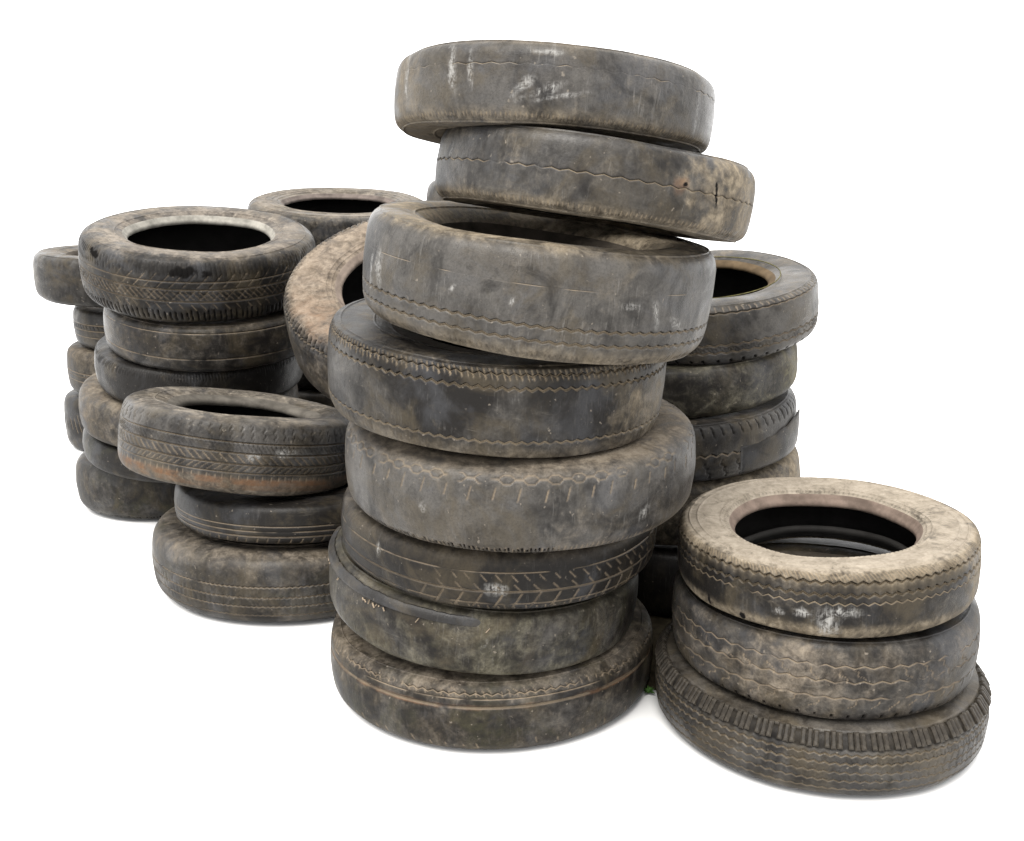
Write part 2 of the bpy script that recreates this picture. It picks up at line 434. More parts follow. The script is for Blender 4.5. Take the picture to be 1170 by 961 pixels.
        if mode == 'g': groove = np.maximum(groove, m * (0.45 + 0.55 * hk))
        elif mode == 'c': cut = np.maximum(cut, m)  # slot coloured black to stand in for the shade inside it
    for (t0, per, aa, w, dp) in sp['hexes']:                                # linked hexagon outlines on the shoulder
        npr = round(2 * math.pi * R / per)
        tw = (trap(PH / (2 * math.pi) * npr) * 0.5 + 0.5)
        for sg in (1, -1):
            m = 1 - smooth(np.abs(S0 - t0 * st - sg * tw * aa), w * .5 - .0004, w * .5 + .0009)
            m = m * smooth(fbm(PH * 6, PH * 0, seed + 3, 3), .30, .42)
            depth = np.maximum(depth, dp * m); groove = np.maximum(groove, 0.65 * m)
    for (t0, t1, dp) in sp['band']: cut = np.maximum(cut, 0.7 * smooth(T0, t0 - .02, t0 + .02) * (1 - smooth(T0, t1 - .06, t1 + .03))); depth = np.maximum(depth, dp * smooth(T0, t0 - .02, t0 + .02) * (1 - smooth(T0, t1 - .03, t1 + .03)))  # recess between the lugs is also painted dark as shade
    mark = np.zeros_like(S); rust = np.zeros_like(S)
    for q, (phi, t0, wa, ws, rot) in enumerate(sp['marks']): mark = np.maximum(mark, blob(PH, S0, phi, t0 * st, wa, ws, rot, seed + q, R))
    for q, (phi, t0, wa, ws, rot) in enumerate(sp['cuts']): cut = np.maximum(cut, smooth(blob(PH, S0, phi, t0 * st, wa, ws, rot, seed + 40 + q, R), .2, .5))
    for q, dd in enumerate(sp['dusts']):
        if len(dd) == 3: dusta = np.maximum(dusta, dd[2] * (smooth(T0, dd[0], dd[1]) if dd[0] < dd[1] else 1 - smooth(T0, dd[1], dd[0])))
        else: dusta = np.maximum(dusta, np.clip(1.6 * blob(PH, S0, dd[0], dd[1] * st, dd[2], dd[3], 0, seed + 60 + q, R), 0, 1) * dd[4])
    for q, dd in enumerate(sp['rusts']):
        if len(dd) == 3: rust = np.maximum(rust, dd[2] * (1 - smooth(np.abs(T0 - dd[0]), dd[1] * .4, dd[1])) * smooth(fbm(PH * 5, T0 * 3, seed + 8), .3, .55))
        else: rust = np.maximum(rust, blob(PH, S0, dd[0], dd[1] * st, dd[2], dd[3], 0, seed + 80 + q, R) * dd[4])
    depth = depth + 0.0010 * (fbm(A * 22, S0 * 22, seed + 21, 3) - .5)         # wear
    # sidewall relief
    rel = np.zeros_like(S)
    rad0 = np.interp(allrows, arc, D[:, 0])
    for rf in sp['ridges']:
        rel += (0.0018 * (1 - smooth(np.abs(rad0 - rf * R), .0008, .0022)))[:, None] * (np.abs(S0) > split)
    if sp['ribs']:
        r0, r1, per, dp = sp['ribs']
        npr = round(2 * math.pi * R / per)
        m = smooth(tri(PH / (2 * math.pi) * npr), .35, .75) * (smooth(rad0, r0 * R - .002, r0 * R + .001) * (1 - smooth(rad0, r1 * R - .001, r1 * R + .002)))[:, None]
        rel = rel - dp * m; cut = np.maximum(cut, 0.35 * m)  # rib recesses also coloured darker
    px = np.interp(S, arc, D[:, 0]); pz = np.interp(S, arc, D[:, 1])
    nx = np.interp(S, arc, nrm[:, 0]); nz = np.interp(S, arc, nrm[:, 1])
    hgt = rel - depth
    rr = px + nx * hgt; zz_ = pz + nz * hgt
    rs = np.random.RandomState(seed + 900); f = rs.uniform(0, 6.28, 6); q = rs.uniform(0.5, 1.0, 6)
    # old carcasses are never round or flat
    rr = rr + 0.0022 * q[0] * np.cos(2 * PH + f[0]) + 0.0012 * q[1] * np.cos(3 * PH + f[1]) + 0.0006 * np.cos(7 * PH + f[2])
    rr = rr + 0.0016 * (fbm(PH * 3.2 + 40, S0 * 14 + 40, seed + 4, 3) - .5) * (np.abs(S0) < sb)
    sidew = smooth(np.abs(S0), st * .8, st * 1.3)
    zz_ = zz_ - np.sign(S0) * sidew * (0.0022 * q[2] * (1 + np.cos(2 * PH + f[3])) + 0.0012 * q[3] * (1 + np.cos(5 * PH + f[4])))
    X = np.stack([rr * np.cos(th), rr * np.sin(th), zz_ + dz], -1)
    nc = ncol + 1
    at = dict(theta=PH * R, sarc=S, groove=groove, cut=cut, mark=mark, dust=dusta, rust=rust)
    side = smooth(T0, .80, 1.45); at['side'] = side
    md = dict(sp['mat']); ss = sp['side']
    tm = rubber('tyre_rubber', seed, side_dust=ss.get('dust', md.get('dust')), side_amt=ss.get('dust_amt', md.get('dust_amt', .5) + .3), side_ox=ss.get('ox'), **md)
    bm = plain('bead_rubber', sp['bead'], 0.8, 0.05, 0.35, 22)
    dbm = plain('inner_bead_rubber', (0.009, 0.0085, 0.008), 0.7, 0.06, 0.3, 22)
    def part(nm, r0, r1, mat):
        sl = slice(r0, r1 + 1)
        V = X[sl].reshape(-1, 3); F = grid_faces(r1 - r0 + 1, nc)
        return mesh_object(nm, V, F, mat, root, {a_: b_[sl] for a_, b_ in at.items()})
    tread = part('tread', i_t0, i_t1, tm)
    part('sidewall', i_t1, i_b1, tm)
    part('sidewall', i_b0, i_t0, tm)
    part('bead', i_b1, len(allrows) - 1, bm)
    part('bead', 0, i_b0, dbm)
    # inside of the carcass
    h = W / 2; br = sp['bead_r']
    bz = sp['bz']
    inn = [((br + .03) * R, (bz - .08) * h), (.68 * R, min(.80, bz + .10) * h), (.78 * R, .84 * h), (.88 * R, .84 * h), (R - .024, .70 * h), (R - .016, .4 * h), (R - .014, 0)]
    inn = np.array(inn); inn = np.concatenate([inn, (inn[:-1] * [1, -1])[::-1]])
    ncl = 144 if sp['res'] else 64
    tl = np.linspace(0, 2 * math.pi, ncl, endpoint=False)
    rim = 0.0035 * np.abs(np.sin(np.arange(len(inn)) * 1.3))
    V = np.stack([(inn[:, :1] - rim[:, None]) * np.cos(tl), (inn[:, :1] - rim[:, None]) * np.sin(tl), inn[:, 1:] + dz + 0 * tl], -1).reshape(-1, 3)
    mesh_object('inner_liner', V, grid_faces(len(inn), ncl, True), plain('dusty_inner_rubber', sp['liner'], .85, .03, .4, 18) if sp['liner'] else LINER, root)
    TYRES[key] = dict(root=root, tread=tread, R=R, W=W, th0=th0, D=D, arc=arc, nrm=nrm, st=st, dz=dz, mat=tm)
    return root

def on_tyre(key, phi_deg, t, off):
    """point in the tyre's local frame and its outward normal"""
    T = TYRES[key]; s = t * T['st']; a = T['th0'] + math.radians(phi_deg)
    r = np.interp(s, T['arc'], T['D'][:, 0]); z = np.interp(s, T['arc'], T['D'][:, 1])
    nr = np.interp(s, T['arc'], T['nrm'][:, 0]); nz = np.interp(s, T['arc'], T['nrm'][:, 1])
    r += nr * off; z += nz * off
    return Vector((r * math.cos(a), r * math.sin(a), z + T['dz'])), Vector((nr * math.cos(a), nr * math.sin(a), nz))

# ---------------------------------------------------------------- every tyre: label and tread
# g: (place -1..1 across the tread, zigzag amplitude, width, depth, how worn away)
# lat: (from, to, period, slant, width, depth, jitter, 'g' dust or 'c' slot with its shade painted black, waviness, (from, to) degrees)
TAN = (0.112, 0.088, 0.058); OLIVE = (0.068, 0.060, 0.037); PALE = (0.140, 0.118, 0.092)
BROWN = (0.078, 0.061, 0.043)
EDGE = (-1.10, -0.88, 0.0058, 0.0, 0.0018, 0.0018, 0.7, 'n')          # chewed lower shoulder
LIST = [
 # centre stack, from the ground up
 ('C8', 'olive brown tyre on the ground at the bottom of the tall centre stack', spec(res=2, per=.020,
   g=[(.42, .0, .004, .0026, .50), (.80, .0020, .0022, .0016, .62), (.66, .0, .0018, .001, .6)],
   lat=[(.62, 1.0, .016, .7, .0020, .0014, .7, 'g', .002), (-.95, -.55, .030, .3, .003, .001, .8)],
   rusts=[(.42, .10, .7)], dusts=[(.5, .95, .35), (-.5, -1.0, .3)], mat=dict(dust=BROWN, dust_amt=.55, moss=.75, ox=.45, streak=.35), sq=1)),
 ('C7', 'mossy smooth tyre with a torn black lip, second lowest in the centre stack', spec(res=2,
   lat=[(-1.0, -.3, .009, .0, .0016, .0008, .7, 'n')], dusts=[(-.3, -1.0, .35), (.5, 1.0, .3)],
   mat=dict(dust=OLIVE, dust_amt=.58, moss=.5, ox=.36, streak=.5), side=dict(dust_amt=.15, ox=.1), sq=0.85, marks=[(2, .1, .004, .010, -20)])),
 ('C6', 'dark tyre with slanted herringbone cuts and a white splash in the centre stack', spec(res=2,
   g=[(.42, .0, .0018, .0015, .52), (-.22, .0, .0030, .003, .12), (-.66, .0, .0020, .0015, .48)],
   lat=[(.08, .42, .026, .95, .0022, .002, .5, 'g', 0, (-20, 75)), (-.22, .06, .034, .95, .0030, .0024, .25, 'g', 0, (-18, 75)),
        (-.90, -.24, .034, -.55, .0036, .0030, .2, 'g', 0, (-24, 75)), (-.98, -.66, .017, .25, .0024, .002, .6, 'g', 0, (-15, 70))],
   marks=[(-1, -.10, .017, .012, 0), (2, -.16, .011, .009, 30), (-44, .42, .006, .012, 0)], dusts=[(.5, 1.0, .3)],
   mat=dict(dust=BROWN, dust_amt=.22, ox=.04, moss=.2, streak=.35))),
 ('C5', 'bulging grey tyre with hexagon shoulder pattern, fourth from the ground in the centre stack', spec(res=2,
   hexes=[(.80, .040, .0078, .0024, .0024)],
   lat=[(.30, .68, .040, -.25, .0026, .0020, .45, 'g'), (-1.10, -.74, .0075, .05, .0034, .0035, .62, 'c', 0, (-75, 12)), (-1.05, -.70, .010, .0, .0018, .0010, .5, 'g')],
   marks=[(39, -.30, .010, .016, -35), (-28, .0, .006, .008, 0)], dusts=[(.72, 1.02, .65), (-.55, -1.0, .35)],
   mat=dict(dust=BROWN, dust_amt=.42, ox=.72, streak=.55, spec=0.15), side=dict(dust_amt=.95), sq=1.35)),
 ('C4', 'broad square edged tyre with notched shoulder, fifth from the ground in the centre stack', spec(res=2, per=.019,
   g=[(.96, .0026, .0024, .0030, .12), (.62, .0022, .0034, .0035, .06), (-.66, .0018, .0026, .0022, .22)],
   lat=[(.80, 1.12, .0095, .35, .0022, .0024, .25, 'g'), (-1.0, -.72, .012, .2, .0022, .001, .7, 'n')],
   dusts=[(-.62, -1.0, .45), (60, -.2, .10, .05, .5)],
   mat=dict(dust=TAN, dust_amt=.32, ox=.36, streak=.6), sq=0.5, side=dict(dust_amt=.6), bead_r=.47)),
 ('C3', 'large grey tyre with two zigzag lines low on its tread, carrying the two tilted tyres', spec(res=2, per=.021,
   g=[(-.40, .0016, .0030, .0030, .10), (-.68, .0016, .0032, .0032, .06), (.36, .0, .0009, .0004, .70)],
   lat=[(-1.12, -.90, .009, .1, .0024, .002, .6, 'n')],
   dusts=[(-.66, -1.0, .75), (.85, 1.1, .35)], marks=[(-56, .05, .014, .030, 10), (-62, -.1, .006, .036, 0), (38, -.05, .007, .020, 20), (47, -.22, .018, .007, -25), (73, -.1, .012, .030, 0), (-24, .05, .012, .004, 60), (-6, .0, .003, .008, -15), (28, .12, .016, .006, 0)],
   mat=dict(dust=TAN, dust_amt=.34, ox=.85, streak=.85, spec=0.14), sq=0.85, side=dict(dust=TAN, dust_amt=.95, ox=.5), bz=.10, bead_r=.60, liner=(.030, .023, .017))),
 ('C2', 'bald tyre sloping down to the right, between the topmost tyre and the large grey one', spec(res=2, per=.026,
   g=[(.02, .0014, .0014, .0012, .45)],
   lat=[EDGE, (-.98, -.78, .008, .0, .0014, .0008, .4, 'g')], dusts=[(58, .0, .11, .09, 1.0), (-.6, -.95, .7)], rusts=[(28, .10, .012, .014, .6)],
   marks=[(-58, .25, .006, .02, 0)], cuts=[(44, -.02, .0035, .022, 14), (30, .12, .006, .005, 0)],
   mat=dict(dust=TAN, dust_amt=.42, ox=.62, streak=.7, spec=0.13), sq=0.75, side=dict(dust_amt=.35, dust=BROWN))),
 ('C1', 'bald scuffed grey tyre lying topmost on the tall centre stack', spec(res=2, per=.028,
   g=[(.42, .0012, .0010, .0006, .68)],
   lat=[EDGE, (-.98, -.80, .008, .0, .0014, .0008, .4, 'g')], dusts=[(-.55, -.95, .75), (-62, .0, .05, .06, .6), (.9, 1.1, .5)],
   marks=[(-60, .35, .007, .05, 4), (-35, .30, .008, .040, 8), (-28, .30, .005, .035, 8), (-4, -.25, .032, .006, 22), (2, -.35, .040, .004, 12), (-10, -.15, .018, .008, 35), (56, -.2, .005, .03, 0), (-5, .75, .03, .004, 0)],
   mat=dict(dust=TAN, dust_amt=.38, ox=.80, streak=1.0, spec=0.13), sq=0.75, side=dict(dust_amt=.35, dust=BROWN))),
 # front right stack
 ('R3', 'tyre with ribbed shoulder lugs and wavy grooves, on the ground in the front right stack', spec(res=2, per=.017,
   g=[(.40, .0017, .0026, .0030, .08), (.16, .0017, .0024, .0028, .10), (-.10, .0017, .0024, .0028, .12), (-.36, .0017, .0022, .0026, .18), (-.62, .0012, .002, .002, .3)],
   lat=[(.18, .38, .0085, .5, .0014, .0012, .3, 'n'), (-.08, .14, .017, -.5, .0014, .0012, .3, 'n'), (-.34, -.12, .017, .5, .0014, .001, .4, 'n')],
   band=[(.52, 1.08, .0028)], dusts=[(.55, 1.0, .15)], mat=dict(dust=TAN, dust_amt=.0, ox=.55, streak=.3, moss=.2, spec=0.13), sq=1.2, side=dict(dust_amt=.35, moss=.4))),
 ('R2', 'brown worn tyre with broken crack lines, middle of the front right stack', spec(res=2, per=.03,
   g=[(.10, .002, .0022, .0014, .46), (-.35, .0015, .0022, .0014, .48), (.5, .002, .002, .0012, .52)],
   lat=[(-.1, .55, .040, .8, .0022, .0014, .7, 'g', .003), (-.75, -.3, .032, -1.0, .0022, .0014, .75, 'g', .003), (-1.05, -.82, .028, .0, .004, .003, .4, 'c')],
   dusts=[(-10, .2, .10, .05, .6)], mat=dict(dust=BROWN, dust_amt=.60, ox=.42, streak=.3), sq=0.8, side=dict(dust_amt=.0, ox=.0))),
 ('R1', 'dusty tan tyre with zigzag grooves and an open hole, topmost in the front right stack', spec(res=2, per=.0185,
   g=[(.80, .0024, .0034, .0045, .0), (.42, .0024, .0036, .0045, .04), (.16, .0020, .0018, .0012, .50)],
   lat=[(.86, 1.16, .0068, .55, .0018, .0020, .15, 'g')], ridges=(.915, .86, .70, .665), ribs=(.655, .672, .014, .0012),
   dusts=[(.45, 1.0, .75), (-.45, -.8, .9), (75, .2, .06, .06, 1.0)], marks=[(2, -.42, .022, .026, 10), (-6, -.2, .018, .008, 0), (8, -.1, .030, .008, 0), (-14, -.3, .010, .006, 0)],
   cuts=[(-44, -.70, .003, .010, 0), (-28, -.78, .006, .007, 0)],
   bead=(.100, .076, .062), mat=dict(dust=TAN, dust_amt=.40, ox=.34, streak=.4), side=dict(dust_amt=1.22, dust=PALE, bump=.7), sq=0.6, bead_r=.60, bz=.48)),
 # front left stack
 ('L3', 'smooth shouldered tyre with four thin wavy lines, on the ground in the short left stack', spec(res=1, per=.013,
   g=[(.22, .0011, .0026, .0020, .40), (-.10, .0012, .0030, .0028, .12), (-.38, .0010, .0022, .002, .34), (-.66, .0010, .0022, .002, .34)],
   lat=[(-.62, .18, .016, .1, .003, .0012, .55, 'n')], dusts=[(.5, 1.0, .4)],
   mat=dict(dust=BROWN, dust_amt=.45, ox=.46, streak=.3, moss=.5, spec=0.13), sq=1.4)),
 ('L2', 'nearly black tyre in the middle of the short left stack', spec(res=1, per=.02,
   g=[(.0, .0, .0022, .0015, .36), (-.26, .0, .0022, .0015, .36), (-.52, .0, .0026, .002, .2)],
   lat=[(-1.0, -.56, .026, -.4, .0026, .0016, .3, 'g')], mat=dict(dust=BROWN, dust_amt=.15, ox=.0, streak=.3, moss=.15), bead_r=.48)),
 ('L1', 'tilted tyre with chevron tread and rusty lower band, topmost in the short left stack', spec(res=1, per=.02,
   g=[(.46, .0, .0022, .003, .05), (.16, .0, .0026, .0032, .05), (-.16, .0, .0026, .0032, .05), (-.40, .0, .002, .002, .25)],
   lat=[(.48, .98, .024, .15, .0022, .0024, .3, 'n', .003), (.18, .44, .0105, .9, .0026, .0026, .25, 'n'), (-.14, .14, .019, 1.1, .0030, .003, .1, 'g'),
        (-.38, -.18, .016, -1.2, .0024, .002, .15, 'g'), (-.62, -.44, .018, 0, .002, .001, .5, 'g')],
   dusts=[(-.40, -.75, .9), (.9, 1.1, .3)], rusts=[(-.66, .14, .9), (-.85, .1, .5)], marks=[(19, .22, .020, .010, 0), (5, .06, .018, .008, 20), (24, .28, .012, .007, 0)],
   bead=(.062, .056, .048), mat=dict(dust=BROWN, dust_amt=.36, ox=.60, streak=.3, spec=0.14), side=dict(dust=PALE, dust_amt=.7), bead_r=.55, sq=0.95)),
 # rear left stack
 ('M6', 'plain rounded tyre on the ground under the rear left stack', spec(res=1, lat=[(-1.05, -.8, .011, 0, .004, .003, .6, 'c')],
   mat=dict(dust=BROWN, dust_amt=.45, ox=.42, moss=.6), sq=1.5)),
 ('M5', 'dark greenish tyre second from the ground in the rear left stack', spec(res=1, mat=dict(dust=BROWN, dust_amt=.35, ox=.25, moss=.6), sq=1.3)),
 ('M4', 'plain brown bald tyre third from the ground in the rear left stack', spec(res=1, dusts=[(-1, 1, .15)], mat=dict(dust=BROWN, dust_amt=.72, ox=.4), sq=1.2)),
 ('M3', 'dark tyre with fine shoulder ribs, third from the top of the rear left stack', spec(res=1,
   lat=[(.55, 1.0, .0085, .1, .0022, .0018, .3, 'n')], mat=dict(dust=BROWN, dust_amt=.22, ox=.12), sq=0.95)),
 ('M2', 'bald brownish tyre directly under the dusty topmost tyre of the rear left stack', spec(sq=0.8, res=1, per=.03,
   g=[(-.40, .0, .0026, .0016, .38), (.78, .0, .002, .001, .45)], mat=dict(dust=BROWN, dust_amt=.52, ox=.30, streak=.3))),
 ('M1', 'tyre with diagonal tread and two black patches, topmost in the rear left stack', spec(res=1, per=.02,
   g=[(.36, .0, .0024, .0020, .30), (.12, .0, .003, .0034, .03), (-.26, .0, .0028, .0034, .10)],
   lat=[(.46, 1.0, .0125, .12, .0022, .0020, .2, 'n'), (.14, .62, .034, -.95, .0026, .0022, .2, 'g', 0, (-40, 90)), (-.24, .10, .017, 1.0, .0030, .003, .2, 'g'),
        (-.24, .10, .034, -1.0, .0026, .0028, .2, 'g'), (-.55, -.28, .030, .8, .0024, .002, .4, 'g'), (-.98, -.50, .015, .1, .0040, .0034, .4, 'c')],
   cuts=[(-8, .66, .040, .014, 4), (2, .62, .02, .012, 0), (-58, .80, .030, .012, -12)], ridges=(.90, .70),
   bead=(.15, .142, .125), mat=dict(dust=BROWN, dust_amt=.40, ox=.36, streak=.35), side=dict(dust=(.125, .105, .085), dust_amt=.95), sq=1.2, bead_r=.60)),
 # far left stack
 ('F4', 'dark tyre at the bottom of the far left stack, half hidden behind its neighbours', spec(res=1, lat=[(-.6, .6, .03, .3, .003, .002, .6)], mat=dict(dust=BROWN, dust_amt=.25, ox=.2))),
 ('F3', 'brown tyre second from the bottom at the far left edge', spec(res=1, per=.02, g=[(.1, .0, .003, .002, .2), (-.3, 0, .003, .002, .2), (-.05, 0, .002, .002, .3)], dusts=[(.3, 1, .3)], mat=dict(dust=BROWN, dust_amt=.6, ox=.35))),
 ('F2', 'tyre with dark tread lines second from the top at the far left edge', spec(res=1, per=.02, g=[(.3, .0, .004, .003, 0), (.0, 0, .004, .003, 0), (-.35, 0, .003, .002, .2)],
   lat=[(.05, .28, .02, .5, .003, .002, .2, 'c')], mat=dict(dust=BROWN, dust_amt=.5, ox=.3))),
 ('F1', 'plain dark grey tyre at the far left edge, topmost of its stack', spec(res=1, mat=dict(dust=BROWN, dust_amt=.30, ox=.50), side=dict(dust_amt=.8))),
 # right stack behind
 ('B5', 'black shaded tyre on the ground in the dark gap between the front stacks', spec(res=1, mat=dict(dust=BROWN, dust_amt=.2, ox=.1))),
 ('B4', 'pale dusty tyre just behind the tan tyre of the front right stack', spec(res=1, dusts=[(-1, 1, .3)], mat=dict(dust=TAN, dust_amt=.8, ox=.5), sq=1.2)),
 ('B3', 'dark ribbed tyre with a torn strip of tread peeling at its right', spec(res=1, per=.026,
   g=[(-.05, .003, .003, .0024, .2)], lat=[(.60, 1.08, .024, .2, .0030, .003, .15, 'c'), (-.95, -.2, .040, .4, .0035, .003, .2, 'n', .003)],
   mat=dict(dust=BROWN, dust_amt=.28, ox=.48, streak=.3, spec=0.13), sq=0.75)),
 ('B2', 'bald greenish brown tyre second from the top in the right rear stack', spec(res=1, dusts=[(.5, -.5, .3), (70, 0, .08, .06, .8)], mat=dict(dust=OLIVE, dust_amt=.62, ox=.42, streak=.5), sq=0.7)),
 ('B1', 'grey tyre with rusty bead and yellow ring, topmost in the right rear stack', spec(res=1, per=.026,
   g=[(-.28, .0020, .0034, .0035, .05), (-.56, .0020, .0034, .0035, .05), (.86, .001, .0026, .0022, .22)],
   lat=[(.90, 1.15, .016, .2, .0025, .002, .3, 'g'), (-.52, -.32, .0095, 1.0, .002, .002, .3, 'n'), (-1.05, -.8, .03, .2, .006, .003, .5, 'c')],
   bead=(.052, .037, .022), mat=dict(dust=BROWN, dust_amt=.30, ox=.64, streak=.3, spec=0.13), side=dict(dust_amt=.62, moss=.25), ridges=(.92,), bead_r=.575, sq=0.85)),
 # behind
 ('K1', 'dusty wide rimmed tyre topmost in the rear stack, behind the leaning tyre', spec(res=1, ridges=(.90, .80, .735, .68), lat=[(-.3, .95, .02, .2, .003, .002, .4, 'n')],
   bead=(.075, .062, .055), mat=dict(dust=BROWN, dust_amt=.6, ox=.5), side=dict(dust=(.105, .088, .070), dust_amt=1.0), bead_r=.60)),
 ('N1', 'brown tyre showing only a sliver behind the lower left of the sloping bald tyre', spec(res=1, mat=dict(dust=BROWN, dust_amt=.6, ox=.4))),
 ('T1', 'tan tyre leaning steeply behind the centre stack, its sidewall turned to view', spec(res=1, per=.026,
   g=[(.82, .0022, .003, .0030, .1)], lat=[(.70, 1.30, .0165, .1, .0060, .0065, .15, 'n'), (.92, 1.16, .0165, .1, .0046, .0065, .25, 'c'), (.66, .96, .0165, .4, .0034, .003, .3, 'c')],
   rusts=[(-55, 1.75, .20, .05, .5)], marks=[(-54, 2.05, .020, .020, 0), (-46, 2.15, .014, .014, 0)], ridges=(.93, .70, .665),
   bead=(.10, .080, .066), mat=dict(dust=BROWN, dust_amt=.6, ox=.38), side=dict(dust=(.125, .096, .070), dust_amt=1.1), bead_r=.60, sq=0.8)),
]
GROUPS = {'C': 'tyres of the tall centre stack', 'R': 'tyres of the front right stack', 'L': 'tyres of the short left stack', 'M': 'tyres of the rear left stack',
          'F': 'tyres of the far left stack', 'B': 'tyres of the right rear stack', 'K': 'tyres of the rear stack', 'N': 'tyres of the hidden back stack', 'T': 'leaning tyres'}
for i, (key, label, sp) in enumerate(LIST):
    make_tyre(key, label, sp, GROUPS[key[0]], 101 + 37 * i)

# tyres that only hold up the rear stacks
for st, lab in (('K', 'the rear stack behind the leaning tyre'), ('N', 'the stack hidden behind the centre stack')):
    first = make_tyre(st + '6', 'dark tyre on the ground in ' + lab, spec(res=0, mat=dict(dust=BROWN, dust_amt=.4, ox=.3)), GROUPS[st], 3001 + ord(st))
    for k in '5432':
        x, y, z, ax, ay, R, W = POSE[st + k]
        n = Vector((ax, ay, 1)).normalized(); u = Vector((0, 1, 0)).cross(n).normalized(); v = n.cross(u)
        c = first.copy(); COL.objects.link(c)
        c['label'] = 'dark tyre ' + {'5': 'second from the ground', '4': 'third from the ground', '3': 'third from the top', '2': 'second from the top'}[k] + ' in ' + lab
        c.matrix_world = Matrix(((u.x, v.x, n.x, x), (u.y, v.y, n.y, y), (u.z, v.z, n.z, z), (0, 0, 0, 1))) @ Matrix.Translation((0, 0, -W / 2))
        for ch in list(first.children):
            d = ch.copy(); COL.objects.link(d); d.parent = c

# ---------------------------------------------------------------- loose details that belong to single tyres
def lug_mesh():
    """one shoulder lug: two bevelled ribs on a low foot; x along the tread, y across it, z outward"""
    V = []; F = []
    def rib(x0, x1, y0, y1, z0, z1, b):
        k = len(V)
        V.extend([(x0, y0, z0), (x1, y0, z0), (x1, y1, z0), (x0, y1, z0),
                  (x0, y0, z1 - b), (x1, y0, z1 - b), (x1, y1, z1 - b), (x0, y1, z1 - b),
                  (x0 + b, y0 + b, z1), (x1 - b, y0 + b, z1), (x1 - b, y1 - b, z1), (x0 + b, y1 - b, z1)])
        for a in (0, 4):
            for j in range(4):
                F.append((k + a + j, k + a + (j + 1) % 4, k + a + 4 + (j + 1) % 4, k + a + 4 + j))
        F.append((k + 8, k + 9, k + 10, k + 11))
    for k in range(3):
        x = (k - 1) * .0100
        rib(x - .0044, x + .0044, -.0135 - .0015 * (k == 1), .0135 + .0015 * (k == 1), -.007, .0016, .0022)
    me = bpy.data.meshes.new('shoulder_lug')
    me.from_pydata(V, [], F); me.update()
    for nm in ('theta', 'sarc', 'groove', 'cut', 'mark', 'dust', 'rust', 'side'):
        q = me.attributes.new(nm, 'FLOAT', 'POINT')
        if nm == 'dust': q.data.foreach_set('value', [0.18] * len(V))
    return me

T = TYRES['R3']; me = lug_mesh(); me.materials.append(T['mat'])
NL = 50
for k in range(NL):
    phi = 360.0 * k / NL
    p, nrm_ = on_tyre('R3', phi, 0.80, -0.0008)
    p2, _ = on_tyre('R3', phi, 0.90, -0.0008)
    yv = (p2 - p).normalized(); xv = yv.cross(nrm_).normalized()
    o = bpy.data.objects.new('shoulder_lug', me); COL.objects.link(o); o.parent = T['tread']
    o.matrix_local = Matrix(((xv.x, yv.x, nrm_.x, p.x), (xv.y, yv.y, nrm_.y, p.y), (xv.z, yv.z, nrm_.z, p.z), (0, 0, 0, 1)))

def ribbon(name, key, phis, t0, t1, off, thick, mat, parent, nt=8, seed=1, wob=0.0):
    """a strip of rubber following a tyre's surface: off(f) gives its distance from it"""
    rows = []; rs = np.random.RandomState(seed)
    w = rs.uniform(-1, 1, len(phis)); w = np.convolve(w, [.25, .5, .25], 'same')
    for i, ph_ in enumerate(phis):
        f = i / (len(phis) - 1)
        a0, a1 = t0(f), t1(f) + wob * w[i]
        loop = []
        for q in np.linspace(0, 1, nt): loop.append(on_tyre(key, ph_, a0 + (a1 - a0) * q, off(f, q) + thick)[0])
        for q in np.linspace(1, 0, nt): loop.append(on_tyre(key, ph_, a0 + (a1 - a0) * q, off(f, q))[0])
        rows.append([tuple(p) for p in loop])
    V = np.array(rows).reshape(-1, 3); nl = 2 * nt
    F = grid_faces(len(phis), nl, True)
    caps = []
    for base in (0, (len(phis) - 1) * nl):
        for j in range(nt - 1): caps.append((base + j, base + j + 1, base + nl - 2 - j, base + nl - 1 - j))
    F = np.concatenate([F, np.array(caps)])
    th_ = np.repeat(np.radians(phis) * TYRES[key]['R'], nl); zz0 = np.zeros(len(V))
    return mesh_object(name, V, F, mat, parent, dict(theta=th_, sarc=V[:, 2], groove=zz0, cut=zz0, mark=zz0, dust=zz0, rust=zz0, side=zz0))

# peeling tread strip on the ribbed tyre of the right rear stack
fl = rubber('peeling_rubber', 777, dust=BROWN, dust_amt=.32, ox=.3, streak=.3)
o = ribbon('peeling_tread_strip', 'B3', list(np.linspace(30, 76, 40)), lambda f: -.92, lambda f: .10 + .42 * f ** 1.5, lambda f, q: -.0015 + .0035 * f + .004 * max(0, f - .8) * 5 * q ** 2, .0030, fl, TYRES['B3']['root'], 12, 4, .05)
o['label'] = 'torn strip of tread peeling off'

# torn lip of the mossy tyre
blk = rubber('torn_rubber', 778, dust=BROWN, dust_amt=.05, ox=.0, streak=.4, spec=0.20)
o = ribbon('torn_lip', 'C7', list(np.linspace(-98, 20, 120)), lambda f: .66 - .06 * f, lambda f: .98 - .10 * f, lambda f, q: -.0012 - .004 * max(0, f - .7) / .3 + (1 - f) * (.0035 * math.sin(math.pi * (1 - q)) + .0040 * (1 - q)), .0028 , blk, TYRES['C7']['root'], 10, 9, .035)
o['label'] = 'torn black lip along the shoulder'
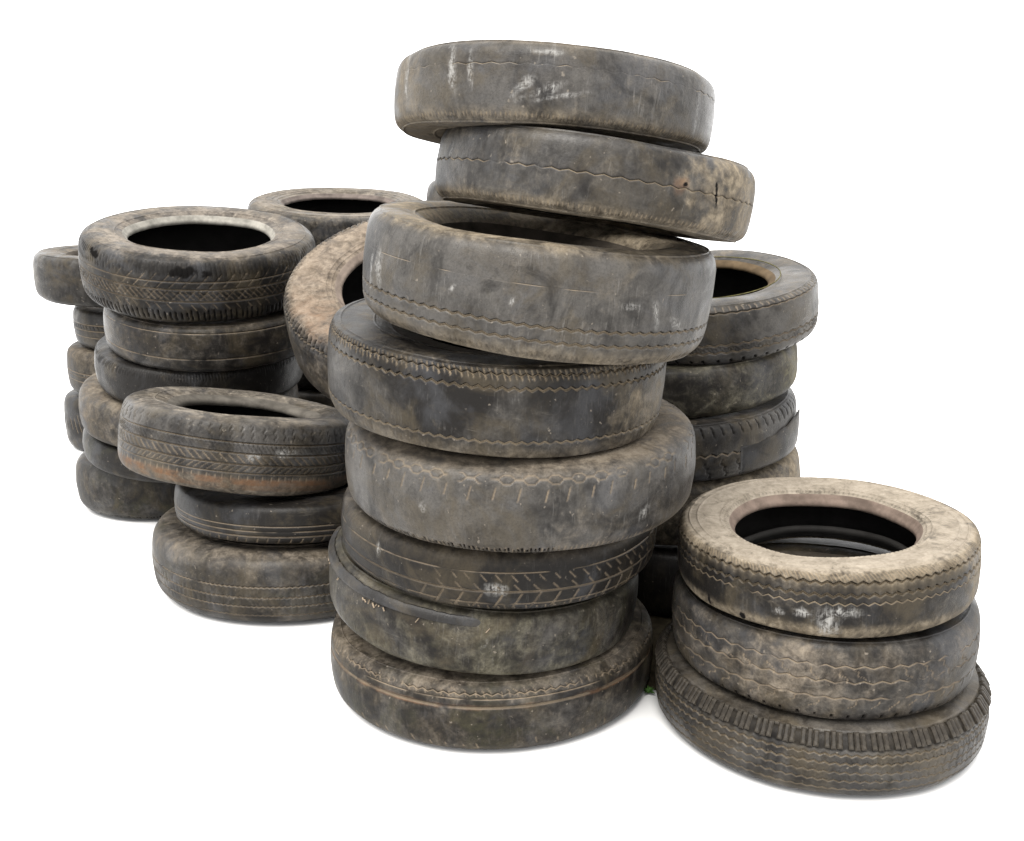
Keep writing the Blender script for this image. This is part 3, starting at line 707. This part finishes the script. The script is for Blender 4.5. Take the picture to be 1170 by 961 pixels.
# bared pale cords under the torn lip
cord = plain('bared_cord', (0.14, 0.11, 0.08), 0.9, 0.05, 0.3, 90)
rs = random.Random(5)
V = []; F = []
for phi in [-82, -80, -75, -61] + [-44 + 1.7 * k for k in range(7)] + [-20, 3]:
    phi += rs.uniform(-.5, .5); t = 0.57 + rs.uniform(-.05, .05)
    c, nn = on_tyre('C7', phi, t, 0.0008); c2, _ = on_tyre('C7', phi + rs.uniform(-1.2, 1.2), t - rs.uniform(.04, .16), 0.0010)
    d = c2 - c; sd_ = d.normalized().cross(nn) * rs.uniform(.0010, .0020); up = nn * .0018
    k = len(V)
    for p in (c, c2): V.extend([tuple(p + sd_), tuple(p + up), tuple(p - sd_), tuple(p - nn * .002)])
    for j in range(4): F.append((k + j, k + (j + 1) % 4, k + 4 + (j + 1) % 4, k + 4 + j))
    F.append((k, k + 3, k + 2, k + 1)); F.append((k + 4, k + 5, k + 6, k + 7))
o = mesh_object('bared_cords', np.array(V), np.array(F), cord, TYRES['C7']['root'], smooth_shade=False); o['kind'] = 'stuff'

# yellow ring moulded round the hole of the topmost tyre in the right rear stack
T = TYRES['B1']; R = T['R']; rr_ = .685 * R
j = np.argmin(np.abs(T['D'][len(T['D']) // 2:, 0] - rr_)) + len(T['D']) // 2
th_ = np.linspace(0, 2 * math.pi, 160, endpoint=False); V = []
for a in np.linspace(0, 2 * math.pi, 6, endpoint=False):
    r = T['D'][j, 0] + .0010 * math.cos(a); z = T['D'][j, 1] + T['dz'] + .0013 * math.sin(a)
    V.append(np.column_stack([r * np.cos(th_), r * np.sin(th_), np.full(160, z)]))
V = np.concatenate(V + [V[0]])
mesh_object('painted_ring', V, grid_faces(7, 160, True), plain('yellow_paint', (.060, .054, .022), .8, .05, .5, 60), T['root'])

# a weed in the gap between the two front stacks
def weed():
    root = bpy.data.objects.new('weed', None); COL.objects.link(root)
    root.location = ((POSE['C8'][0]+POSE['R3'][0])/2+.002, (POSE['C8'][1]+POSE['R3'][1])/2-.02, 0.004)
    root['label'] = 'tiny green weed in the gap between the two front stacks'; root['category'] = 'weed'
    m = plain('weed_green', (0.030, 0.070, 0.014), 0.6, 0.2, 0.4, 200)
    rs = random.Random(8)
    for k in range(13):
        a = rs.uniform(0, 6.28); ln = rs.uniform(.010, .022); el = rs.uniform(.5, 1.3); w = rs.uniform(.0015, .003)
        V = []; nseg = 5
        for i in range(nseg + 1):
            f = i / nseg; e = el - f * 0.7
            r = ln * f * math.cos(el - .35 * f); z = ln * f * math.sin(el) - .006 * f * f
            ww = w * math.sin(math.pi * min(.98, .12 + .88 * f))
            c = (r * math.cos(a), r * math.sin(a), z)
            V.append((c[0] - math.sin(a) * ww, c[1] + math.cos(a) * ww, c[2] + .001)); V.append(c); V.append((c[0] + math.sin(a) * ww, c[1] - math.cos(a) * ww, c[2] + .001))
        mesh_object('leaf', np.array(V), grid_faces(nseg + 1, 3), m, root)
weed()
